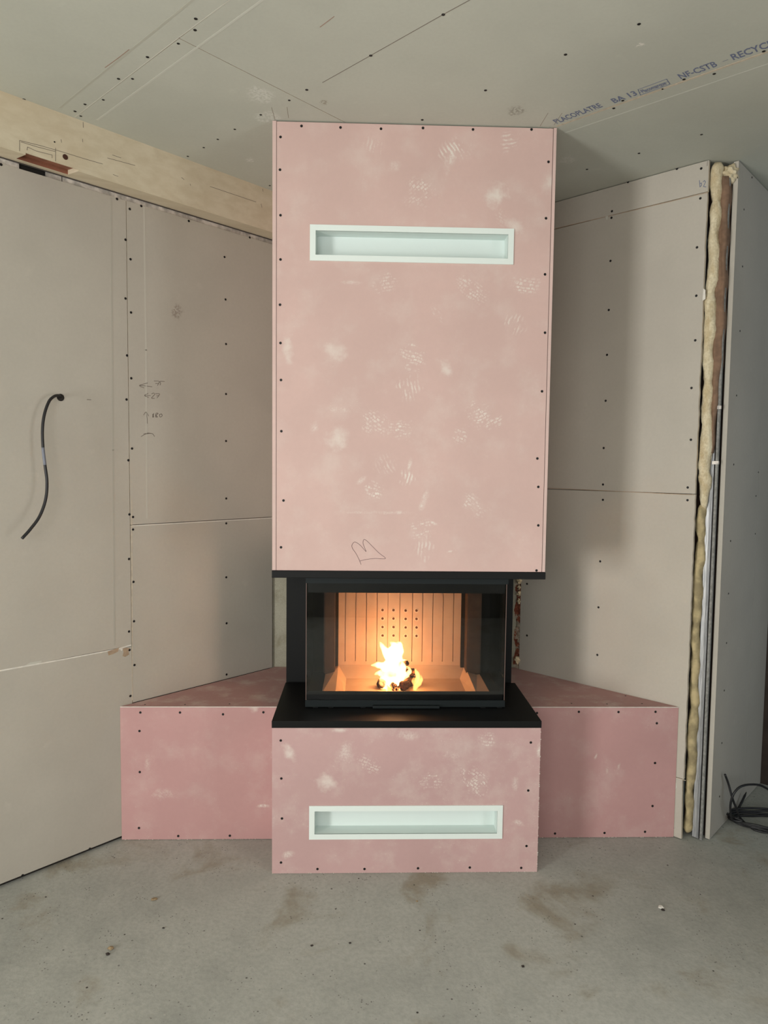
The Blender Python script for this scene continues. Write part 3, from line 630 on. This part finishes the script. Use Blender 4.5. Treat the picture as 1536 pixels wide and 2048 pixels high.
hood = empty('chimney_breast', (.43, .36, 1.05), 'tall pink fire-board chimney breast rising from the upper black slab to the ceiling', 'chimney')
xs0, xs1 = XL+.0125, XR-.0105
def frame_board(name, x0, x1, z0, z1, hx0, hx1, hz0, hz1, y, th, mats, parent):
    """board with a rectangular cut-out"""
    bm = bmesh.new(); X = [x0, hx0, hx1, x1]; Z = [z0, hz0, hz1, z1]; n = Vector((0, -1, 0))
    for yy in (y, y+th):
        g = [[bm.verts.new((a, yy, c)) for c in Z] for a in X]
        for i in range(3):
            for j in range(3):
                if (i, j) != (1, 1): bm.faces.new((g[i][j], g[i+1][j], g[i+1][j+1], g[i][j+1]))
        if yy == y: g0 = g
    def side(a, b, c, d): bm.faces.new((a, b, c, d)).material_index = 1
    for i in range(3):
        side(g0[i][0], g0[i+1][0], g[i+1][0], g[i][0]); side(g0[i][3], g0[i+1][3], g[i+1][3], g[i][3])
        side(g0[0][i], g0[0][i+1], g[0][i+1], g[0][i]); side(g0[3][i], g0[3][i+1], g[3][i+1], g[3][i])
    side(g0[1][1], g0[2][1], g[2][1], g[1][1]); side(g0[1][2], g0[2][2], g[2][2], g[1][2])
    side(g0[1][1], g0[1][2], g[1][2], g[1][1]); side(g0[2][1], g0[2][2], g[2][2], g[2][1])
    return obj(name, bm, mats, parent)
UN = (.1110, .7370, 2.0805, 2.1575); LN = (.1165, .7440, .1410, .2220)
hf = frame_board('front_board', xs0+.001, xs1-.001, ZS+.001, H-.004, UN[0]-.01, UN[1]+.01, UN[2]-.01, UN[3]+.01, 0, .0125, [M['pink_hood'], M['edge']], hood)
screws([(603, 252), (681, 255), (762, 257.6), (846, 256), (946, 259), (1063, 259), (561, 274), (560, 339.5), (561, 430.5), (561, 519), (560, 609.5), (561, 686), (562, 760), (562.7, 862.4), (567, 1001), (562, 1094.6),
        (1097, 323.7), (1092, 436.6), (1090, 548.7), (1090, 665.4), (1084, 782.7), (1074.7, 917), (1076.6, 973.8), (1076.6, 1050.8), (1073, 1141)], 'F', hf, s=.95)
strokes('pencil_marking', [[(741, 1122), (735, 1129), (722, 1129), (719, 1121), (712, 1107), (705, 1097), (704, 1090), (709, 1084), (716, 1087), (723, 1093), (732, 1103), (729, 1095), (726, 1086), (728, 1079), (734, 1082), (744, 1092), (758, 1106), (771, 1117), (750, 1117), (732, 1119), (720, 1122)][2:]], 'F', .0013, M['pencil_dark'], hf)
o = obj('side_board', box(XL, xs0, 0, .735, ZS+.001, H-.002), M['pink_side'], hood)
o = obj('side_board', box(xs1, XR, 0, .735, ZS+.001, H-.002), M['pink_side'], hood)
obj('frame_stud', box(XL+.02, XL+.05, .02, .06, ZS, H), M['zinc'], hood)
obj('corner_bead', box(xs0-.0004, xs0+.0012, -.0004, .002, ZS+.001, H-.002), simple('dark_joint', srgb(96, 76, 72), .9), hood)
obj('corner_bead', box(xs1-.0012, xs1+.0004, -.0004, .002, ZS+.001, H-.002), bpy.data.materials['dark_joint'], hood)

def vent(name, x0, x1, z0, z1, depth, label, border=.0185):
    e = empty(name, ((x0+x1)/2, 0, z0), label, 'vent')
    bm = bmesh.new(); a, b, c, d = x0-border, x1+border, z0-border, z1+border
    bx(bm, a, b, -.004, .0, z1, d); bx(bm, a, b, -.004, .0, c, z0); bx(bm, a, x0, -.004, 0, z0, z1); bx(bm, x1, b, -.004, 0, z0, z1)
    obj('frame', bm, M['white_metal'], e)
    bm = bmesh.new(); t_ = .0015
    bx(bm, x0-t_, x1+t_, depth, depth+t_, z0, z1); bx(bm, x0-t_, x1+t_, -.002, depth, z1, z1+t_); bx(bm, x0-t_, x1+t_, -.002, depth, z0-t_, z0)
    bx(bm, x0-t_, x0, -.002, depth, z0, z1); bx(bm, x1, x1+t_, -.002, depth, z0, z1)
    obj('recess', bm, M['white_in'], e); return e
vent('air_vent', *UN[:2], *UN[2:], .058, 'white framed air vent slot high on the pink chimney breast')
vent('air_vent', *LN[:2], *LN[2:], .055, 'white framed air vent slot low in the pink plinth near the floor')

sl = obj('stone_slab', box(XL-.001, XR+.0015, -.004, .735, ZSB, ZS, bev=.0012), M['black_gloss'], None, at_=(.43, .36, ZSB))
tag(sl, 'upper black slab between the stove glass and the pink chimney breast', 'slab')
sl = obj('stone_slab', box(XL-.001, XR+.0015, -.004, .42, ZLB, ZLT, bev=.0012), M['black_gloss'], None, at_=(.43, .2, ZLB))
tag(sl, 'lower black hearth slab under the stove, on top of the pink plinth', 'slab')

pl = empty('fireplace_plinth', (.43, .1, 0), 'pink fire-board plinth standing on the floor below the black hearth slab', 'plinth')
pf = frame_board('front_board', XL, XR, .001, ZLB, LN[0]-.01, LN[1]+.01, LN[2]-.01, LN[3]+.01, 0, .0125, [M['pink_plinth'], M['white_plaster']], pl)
screws([(561.5, 1481), (562.7, 1557), (564, 1637), (562, 1725), (635, 1738), (729, 1738), (836, 1736.5), (939.6, 1735), (1042.4, 1735.7), (1061.7, 1485), (1056.5, 1581), (1053, 1692)], 'F', pf, s=.95)
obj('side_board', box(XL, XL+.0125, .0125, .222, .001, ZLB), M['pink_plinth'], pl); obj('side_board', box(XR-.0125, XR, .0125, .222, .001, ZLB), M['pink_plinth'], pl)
random.seed(5)
def crumb_line(name, pts, r, mat, parent, n):
    bm = bmesh.new()
    for _ in range(n):
        t_ = random.random()*(len(pts)-1); i = int(t_); p = Vector(pts[i]).lerp(Vector(pts[i+1]), t_-i); q = r*random.uniform(.3, 1)
        vs = bmesh.ops.create_icosphere(bm, subdivisions=1, radius=q)['verts']
        for v in vs: v.co = Vector((v.co.x*random.uniform(.8, 2.5), v.co.y, v.co.z*.6))+p+Vector((0, random.uniform(-.002, .001), 0))
    return tag(obj(name, bm, mat, parent), kind='stuff')
crumb_line('plaster_crumbs', [(XR, 0, .02), (XR, 0, .5)], .0016, M['white_plaster'], pf, 60)
crumb_line('plaster_crumbs', [(XL, -.001, .002), (XR, -.001, .002)], .0015, M['white_plaster'], pf, 50)

# ================================================================== BENCHES
ZT = .508; ZTB = .5048; YB = .222
def Lx(y, off=.001): return ((DL+off)+y*math.cos(AL))/math.sin(AL)     # x of the left wall surface at depth y
def Rx(y): return ((DR)+y*math.cos(AR))/math.sin(AR)
bl = empty('bench', (-.3, .3, 0), 'low pink fire-board bench in the left corner, between left wall and plinth', 'bench')
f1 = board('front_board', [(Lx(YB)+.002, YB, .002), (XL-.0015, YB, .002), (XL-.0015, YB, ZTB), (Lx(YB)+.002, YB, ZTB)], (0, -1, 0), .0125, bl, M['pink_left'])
screws([(280.7, 1425), (360, 1425), (446, 1428.6), (526.8, 1424.6), (279, 1462), (279.6, 1544), (278, 1656), (356.5, 1672), (459.7, 1671.4)], 'B', f1)
bm = bmesh.new(); prism(bm, [(Lx(YB)+.002, YB-.001, ZT), (XL-.0015, YB-.001, ZT), (XL-.0015, .7365, ZT), (Lx(.725)+.003, .7365, ZT), (Lx(.725)+.003, .726, ZT)], (0, 0, 1), ZT-ZTB-.0008, 1)
t1 = obj('top_board', bm, [M['pink_top'], M['white_plaster']], bl)
screws([(290, 1409), (370, 1409), (459, 1408)], 'T', t1, s=.7)
br_ = empty('bench', (1.15, .3, 0), 'low pink fire-board bench in the right corner, between plinth and right wall', 'bench')
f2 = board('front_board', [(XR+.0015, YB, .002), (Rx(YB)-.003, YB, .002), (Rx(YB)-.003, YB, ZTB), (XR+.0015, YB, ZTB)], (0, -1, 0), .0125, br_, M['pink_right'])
screws([(1074, 1426), (1157.7, 1423.6), (1237, 1424), (1311, 1423.6), (1313.6, 1446.5), (1310, 1526), (1305, 1612), (1290, 1663.5), (1209, 1665.8), (1110, 1667)], 'B', f2)
bm = bmesh.new(); prism(bm, [(XR+.0015, YB-.001, ZT), (Rx(YB)-.003, YB-.001, ZT), (Rx(.712)-.003, .712, ZT), (Rx(.712)-.003, .734, ZT), (XR+.0015, .734, ZT)], (0, 0, 1), ZT-ZTB-.0008, 1)
t2 = obj('top_board', bm, [M['pink_top'], M['white_plaster']], br_)
screws([(1143, 1407), (1214, 1408), (1284, 1407.5), (1251, 1391.7)], 'T', t2, s=.7)
crumb_line('plaster_crumbs', [(XR+.003, YB-.002, .003), (Rx(YB)-.01, YB-.002, .003)], .0018, M['white_plaster'], f2, 40)
crumb_line('plaster_crumbs', [(Lx(YB)+.01, YB-.002, .003), (XL, YB-.002, .003)], .0016, M['white_plaster'], f1, 40)

# ================================================================== STOVE
SX0, SX1, SY, SB = .0725, .7890, .135, .430
sv_ = empty('fireplace_insert', (.43, .135, ZLT), 'black three-sided glass fireplace insert between the two black slabs', 'fireplace')
bm = bmesh.new()
bx(bm, XL+.001, .163, SB, SB+.012, ZLT-.022, ZSB); bx(bm, .690, .8755, SB, SB+.012, ZLT-.022, ZSB)
bx(bm, .163, .690, SB+.001, SB+.012, .955, ZSB)
bx(bm, XL+.001, XL+.012, SB+.012, .72, .509, ZSB); bx(bm, .8645, .8755, SB+.012, .72, .509, ZSB); bx(bm, XL+.012, .8645, .70, .72, .509, ZSB)
obj('casing', bm, M['black'], sv_)
bm = bmesh.new(); bx(bm, SX0+.004, SX1-.004, SY+.006, SB-.001, ZLT+.004, .556); bx(bm, SX0+.006, .128, SY+.02, SB-.001, .556, .577); bx(bm, .737, SX1-.006, SY+.02, SB-.001, .556, .577); obj('base_pan', bm, M['black'], sv_)
bm = bmesh.new(); bx(bm, SX0+.004, SX1-.004, SY+.010, SB-.001, .965, ZSB-.0005); obj('top_header', bm, M['black'], sv_)
# firebox back: two grooved fireclay panels with 16 air holes
def lining(x0, x1, name='fireclay_panel'):
    bm = bmesh.new(); gs = [x0+(x1-x0)*k/5.7 for k in ((.64, 1.61, 2.6, 3.6, 4.6) if x0 < .3 else (1.15, 2.1, 3.06, 4.02, 5.0))]; cur = x0; zg = .612
    yb = .460
    for gx in gs+[None]:
        e = (gx-.0014) if gx is not None else x1
        bx(bm, cur, e, yb, yb+.025, zg, .958)
        if gx is not None: bx(bm, gx-.0014, gx+.0014, yb+.010, yb+.025, zg, .958); cur = gx+.0014
    bx(bm, x0, x1, yb, yb+.025, .575, zg)
    return obj(name, bm, M['chamotte'], sv_)
pa = lining(.178, .4235); pb_ = lining(.4255, .672)
ringm = simple('pale_hole_rim', srgb(240, 222, 200), .8)
for ic, px in enumerate((765, 787, 811.3, 833)):
    for py in (1220, 1237, 1254, 1271):
        c = at(px, py+(0 if ic < 2 else .8), ((Vector((0, -1, 0))), -.4598)); par = pa if ic < 2 else pb_
        bm = bmesh.new(); seg = 20;  rings = [[bm.verts.new((c.x+r*math.cos(2*math.pi*k/seg), .4598-d, c.z+r*math.sin(2*math.pi*k/seg))) for k in range(seg)] for r, d in ((.0088, 0), (.0078, .0014), (.0058, .0014), (.0050, -.0001))]
        for a, b in zip(rings, rings[1:]):
            for k in range(seg): bm.faces.new((a[k], a[(k+1) % seg], b[(k+1) % seg], b[k]))
        f = bm.faces.new(rings[-1]); f.material_index = 1
        obj('air_hole', bm, [ringm, M['hole']], par)
# side fireclay / steel posts either side
bm = bmesh.new(); bx(bm, .123, .166, .378, .455, .583, .965); bmesh.ops.bevel(bm, geom=bm.edges[:], offset=.004, segments=2, affect='EDGES'); obj('side_post', bm, M['steel_in'], sv_)
bm = bmesh.new(); bx(bm, .686, .742, .378, .455, .583, .965); bmesh.ops.bevel(bm, geom=bm.edges[:], offset=.004, segments=2, affect='EDGES'); obj('side_post', bm, M['steel_in'], sv_)
bm = bmesh.new(); bx(bm, .166, .178, .45, .485, .58, .965); bx(bm, .672, .690, .45, .485, .58, .965); bx(bm, .16, .69, .485, .492, .556, .965); obj('rear_gap', bm, M['dark'], sv_)
# sloped fireclay tray
bm = bmesh.new()
def q4(a, b, c, d): bm.faces.new([bm.verts.new(p) for p in (a, b, c, d)])
x0, x1, x2, x3, x4, x5 = .130, .179, .212, .664, .679, .740; x4 = .690
zf, zl_ = .558, .582; ya, yb_, yc, yd = .165, .195, .405, .460
o1, o2, o3, o4 = (x1, ya, zl_), (x4, ya, zl_), (x4, yd, .597), (x1, yd, .597)
i1, i2, i3, i4 = (x2, yb_, zf), (x3, yb_, zf), (x3, yc, zf), (x2, yc, zf)
q4(i1, i2, i3, i4); q4(o1, o2, i2, i1); q4(o2, o3, i3, i2); q4(o3, o4, i4, i3); q4(o4, o1, i1, i4)
q4((x0, .15, zl_), (x1, .15, zl_), (x1, yd, .597), (x0, yd, zl_)); q4((x4, .15, zl_), (x5, .15, zl_), (x5, yd, zl_), (x4, yd, .597)); q4((x1, .15, zl_), (x4, .15, zl_), o2, o1)
q4((x0, .15, .5565), (x5, .15, .5565), (x5, .15, zl_), (x0, .15, zl_)); q4((x0, .15, .5565), (x0, .15, zl_), (x0, yd, zl_), (x0, yd, .5565)); q4((x5, .15, .5565), (x5, .15, zl_), (x5, yd, zl_), (x5, yd, .5565))
bmesh.ops.remove_doubles(bm, verts=bm.verts, dist=1e-5)
obj('fireclay_tray', bm, M['chamotte'], sv_)
# door: rails, three glass sides, black printed borders, handle
bm = bmesh.new(); bx(bm, SX0, SX1+.003, SY-.006, SY+.012, .985, 1.0035); bx(bm, SX0, SX0+.012, SY+.012, SB-.001, .985, 1.0035); bx(bm, SX1-.009, SX1+.003, SY+.012, SB-.001, .985, 1.0035); obj('door_top_rail', bm, M['rail'], sv_)
bm = bmesh.new(); bx(bm, SX0, SX1, SY-.006, SY+.012, .5395, .563); bx(bm, SX0, SX0+.012, SY+.012, SB-.001, .5395, .563); bx(bm, SX1-.012, SX1, SY+.012, SB-.001, .5395, .563); obj('door_bottom_rail', bm, M['rail'], sv_)
obj('front_glass', box(SX0+.002, SX1-.002, SY, SY+.004, .563, .985), M['glass'], sv_)
obj('side_glass', box(SX0+.002, SX0+.006, SY+.0045, SB-.002, .563, .985), M['glass'], sv_)
obj('side_glass', box(SX1-.006, SX1-.002, SY+.0045, SB-.002, .563, .985), M['glass'], sv_)
gp = simple('black_glass_print', srgb(26, 22, 21), .35)
obj('glass_border', box(SX0+.007, SX1-.007, SY+.0045, SY+.0055, .950, .985), gp, sv_); obj('glass_border', box(SX0+.007, SX1-.007, SY+.0045, SY+.0055, .563, .5935), gp, sv_)
bz = simple('bronze_glass_edge', srgb(120, 98, 90), .35)
obj('corner_seal', box(SX0+.001, SX0+.0030, SY-.001, SY+.003, .563, .985), bz, sv_); obj('corner_seal', box(SX1-.0030, SX1-.001, SY-.001, SY+.003, .563, .985), bz, sv_)
h = obj('handle', box(.313, .552, SY-.022, SY-.006, .5385, .5480, bev=.002), M['rail'], sv_)
for xx in (.10, .155, .27, .70, .76): obj('hinge_clip', box(xx, xx+.018, SY-.010, SY+.01, .5372, .5394), M['black'], sv_)
bm = bmesh.new(); tube(bm, [(.17, SY-.007, .561), (.17, SY-.009, .561)], .003, 8); obj('door_pin', bm, M['rail'], sv_)

# ------------------------------------------------------------------ fire
def fp(px, py, y=.30): return at(px, py, (Vector((0, -1, 0)), -y))
def log(name, a, b, r, label, seed):
    random.seed(seed); a, b = Vector(a), Vector(b); bm = bmesh.new(); pts = [a.lerp(b, k/14) for k in range(15)]
    tube(bm, pts, [r*(1+random.uniform(-.14, .14))*(.86 if k in (0, 14) else 1) for k in range(15)], 12)
    for v in bm.verts: v.co += Vector([random.uniform(-1, 1)*r*.13 for _ in range(3)])
    d = (b-a).normalized()
    o = obj(name, bm, M['log'], None, at_=(a+b)/2-Vector((0, 0, r))); tag(o, label, 'log', 'burning logs in the fireplace'); return o
log('firewood_log', (.345, .27, .577), (.375, .36, .577), .0165, 'short charred log lying left at the bottom of the fire', 1)
log('firewood_log', (.425, .245, .577), (.475, .335, .577), .0165, 'short charred log lying right at the bottom of the fire', 2)
log('firewood_log', (.345, .30, .606), (.475, .315, .612), .0150, 'split log lying crosswise over the two bottom logs', 3)
log('firewood_log', (.405, .32, .634), (.447, .29, .654), .0125, 'small charred log end, topmost of the burning pile', 4)
bm = bmesh.new(); random.seed(8)
for _ in range(46):
    vs = bmesh.ops.create_icosphere(bm, subdivisions=1, radius=random.uniform(.004, .009))['verts']; c = Vector((random.uniform(.385, .415), random.uniform(.235, .37), .563+random.random()*.012))
    for v in vs: v.co += c
tag(obj('embers', bm, M['ember'], None, at_=(.40, .3, .558)), 'glowing red embers between the bottom logs in the fire tray', 'embers', kind='stuff')
def flames(name, tongues, mat, label, voxel=.0022):
    bm = bmesh.new()
    for (path, r, y, dy) in tongues:
        n = len(path); P = [fp(x, yy, y+dy*i/(n-1)) for i, (x, yy) in enumerate(path)]; P = spline(P, 6); k = len(P)
        rr = []
        for i in range(k):
            u = i/(k-1); rr.append(max(.0006, r*(math.sin(math.pi*min(1, .12+u*.9))**.75)*(1-.45*u)*(1+.12*math.sin(u*23+path[0][0]))))
        tube(bm, P, rr, 12)
    me_o = obj(name, bm, mat, None, True, at_=fp(790, 1378))
    md = me_o.modifiers.new('join', 'REMESH'); md.mode = 'VOXEL'; md.voxel_size = voxel; md.use_smooth_shade = True
    md = me_o.modifiers.new('relax', 'SMOOTH'); md.factor = .5; md.iterations = 2
    tag(me_o, label, 'flame'); return me_o
T = [([(785, 1372), (776, 1345), (782, 1318), (768, 1298), (758, 1281)], .030, .30, .0),
     ([(788, 1366), (790, 1335), (784, 1310), (788, 1292), (778, 1283)], .036, .30, .01),
     ([(780, 1362), (790, 1330), (795, 1305), (799, 1290), (793, 1283)], .030, .31, .0),
     ([(790, 1350), (772, 1335), (756, 1330), (739, 1331)], .020, .29, -.01),
     ([(786, 1362), (768, 1350), (757, 1346), (747, 1350)], .016, .28, .0),
     ([(785, 1350), (800, 1338), (810, 1325), (817, 1328)], .024, .30, .0),
     ([(795, 1378), (800, 1355), (806, 1335), (802, 1318)], .022, .275, .0),
     ([(768, 1380), (766, 1362), (772, 1342), (764, 1322)], .020, .28, .0),
     ([(806, 1358), (815, 1348), (820, 1340), (812, 1330)], .012, .285, .0),
     ([(774, 1382), (772, 1368), (776, 1356)], .008, .25, .0)]
flames('flame', T, M['flame'], 'large white-yellow flame rising from the middle of the log pile')
T2 = [([(829, 1381), (832, 1366), (836, 1352), (831, 1341), (834, 1336)], .012, .262, .0), ([(829, 1378), (838, 1368), (843, 1358), (841, 1347)], .010, .262, .0), ([(832, 1372), (826, 1362), (829, 1352)], .008, .262, 0)]
flames('flame', T2, M['flame_soft'], 'small separate yellow flame at the right end of the logs', .0014)
fd = bpy.data.lights.new('fire_glow', 'POINT'); fd.energy = 1.75; fd.color = (1, .46, .22); fd.shadow_soft_size = .035
fo = bpy.data.objects.new('fire_glow', fd); COL.objects.link(fo); fo.location = (.395, .30, .69)

# ================================================================== CABLES
def cable(name, ctrl, r, label, cat='cable', n=8):
    bm = bmesh.new(); tube(bm, spline(ctrl, n), r, 10); o = obj(name, bm, M['cable'], None, True, at_=ctrl[-1]); tag(o, label, cat); return o
cp = [((121, 795), -.006), ((117, 791), .012), ((108, 793), .026), ((98, 803), .036), ((89, 828), .045), ((85, 858), .050), ((86, 895), .054), ((90, 930), .058), ((94, 965), .062), ((91, 1000), .066), ((79, 1033), .070), ((61, 1058), .074), ((44, 1077), .078)]
pts = [at(x, y, 'L', o_) for (x, y), o_ in cp]
wc = empty('wall_cable', pts[-1], 'black cable sticking out of a hole in the left wall and curving down', 'cable')
SPL = spline(pts, 8); bm = bmesh.new(); tube(bm, SPL, .0048, 12); obj('sheath', bm, M['cable'], wc, True)
bm = bmesh.new(); tube(bm, SPL[48:57], .00495, 12); o = obj('printed_band', bm, M['cable_mark'], wc, True); o['label'] = 'grey band on black cable'
# coil on the floor at the right
c = at(1535, 1650, 'G'); u = Vector((1, 0, 0)); w_ = Vector((0, 1, 0)); ctrl = []
PV = lambda x, y, d=0: at(x, y, (Vector((0, -1, 0)), -(c.y+d)))
st_ = at(1450, 1549, 'P', .012)
ctrl += [st_]+[at(x, y, 'P', o_) for x, y, o_ in ((1457, 1568, .02), (1465, 1597, .035), (1474, 1620, .045), (1484, 1640, .05))]
random.seed(21); ang0 = math.radians(235)
for k in range(44):
    a = ang0+k*2*math.pi/11; rr = .118*(1+.12*math.sin(k*1.7))+.004*k/11; 
    ctrl.append(c+Vector((rr*math.cos(a)*1.05+.006*math.sin(k*.9), rr*.62*math.sin(a)+.01*math.cos(k*.6), .004+.0075*(k//11)+.004*abs(math.sin(k*1.3)))))
end = ctrl[-1]
ctrl += [at(x, y, 'P', o_) for x, y, o_ in ((1466, 1640, .03), (1461, 1622, .03), (1462, 1603, .035), (1469, 1585, .045), (1482, 1573, .06), (1502, 1569, .08), (1524, 1572, .10), (1550, 1590, .12), (1565, 1620, .14))]
bm = bmesh.new(); tube(bm, spline(ctrl, 6), .0043, 8); o = obj('coiled_cable', bm, M['cable'], None, True, at_=(c.x, c.y, 0)); tag(o, 'coil of thin black cable lying on the floor by the right partition', 'cable')
bm = bmesh.new(); tube(bm, spline([at(1475, 1620, 'P', .012), at(1483, 1605, 'P', .016), at(1493, 1584, 'P', .02)], 6), [.0045]*11+[.003, .001], 8)
o = obj('cable_tie', bm, M['cable'], None, True, at_=at(1475, 1620, 'P', .012)); tag(o, 'short dark cable end sticking up behind the floor coil', 'cable')

# ================================================================== FLOOR DEBRIS
random.seed(31)
def chip(px, py, r, mat, label, fl_=.5):
    p = at(px, py, 'G'); bm = bmesh.new(); bmesh.ops.create_icosphere(bm, subdivisions=2, radius=r)
    for v in bm.verts: v.co *= random.uniform(.65, 1.25); v.co.z *= fl_; v.co.x *= 1.3
    mz = min(v.co.z for v in bm.verts)
    for v in bm.verts: v.co += Vector((p.x, p.y, -mz))
    tag(obj('debris_chip', bm, M[mat], None, at_=(p.x, p.y, 0)), label, 'debris')
chip(308, 1800, .007, 'chip', 'small tan wood chip on the floor, left of the plinth')
chip(222, 1899, .007, 'chip', 'tan crumb on the floor just above a black crumb, lower left')
chip(215, 1910, .0045, 'chip_dark', 'small black crumb on the floor, lower left', .8)
chip(1322, 1816, .007, 'white_plaster', 'pale plaster crumb on the floor in front of the right bench')
chip(1326, 1821, .005, 'chip_dark', 'dark crumb touching the pale plaster crumb on the right')
chip(327, 1857, .003, 'chip_dark', 'tiny dark crumb on the floor below the tan wood chip')
chip(700, 1887, .003, 'chip_dark', 'tiny dark crumb on the floor, in front of the plinth')
chip(624, 1892, .0035, 'chip_dark', 'tiny dark crumb on the floor, left of the one in front of the plinth')
chip(1046, 1934, .004, 'chip_dark', 'dark crumb on the floor near the bottom edge, right of centre')
chip(834, 1803, .003, 'chip', 'tiny tan crumb on the floor below the plinth')
bpy.context.view_layer.update()
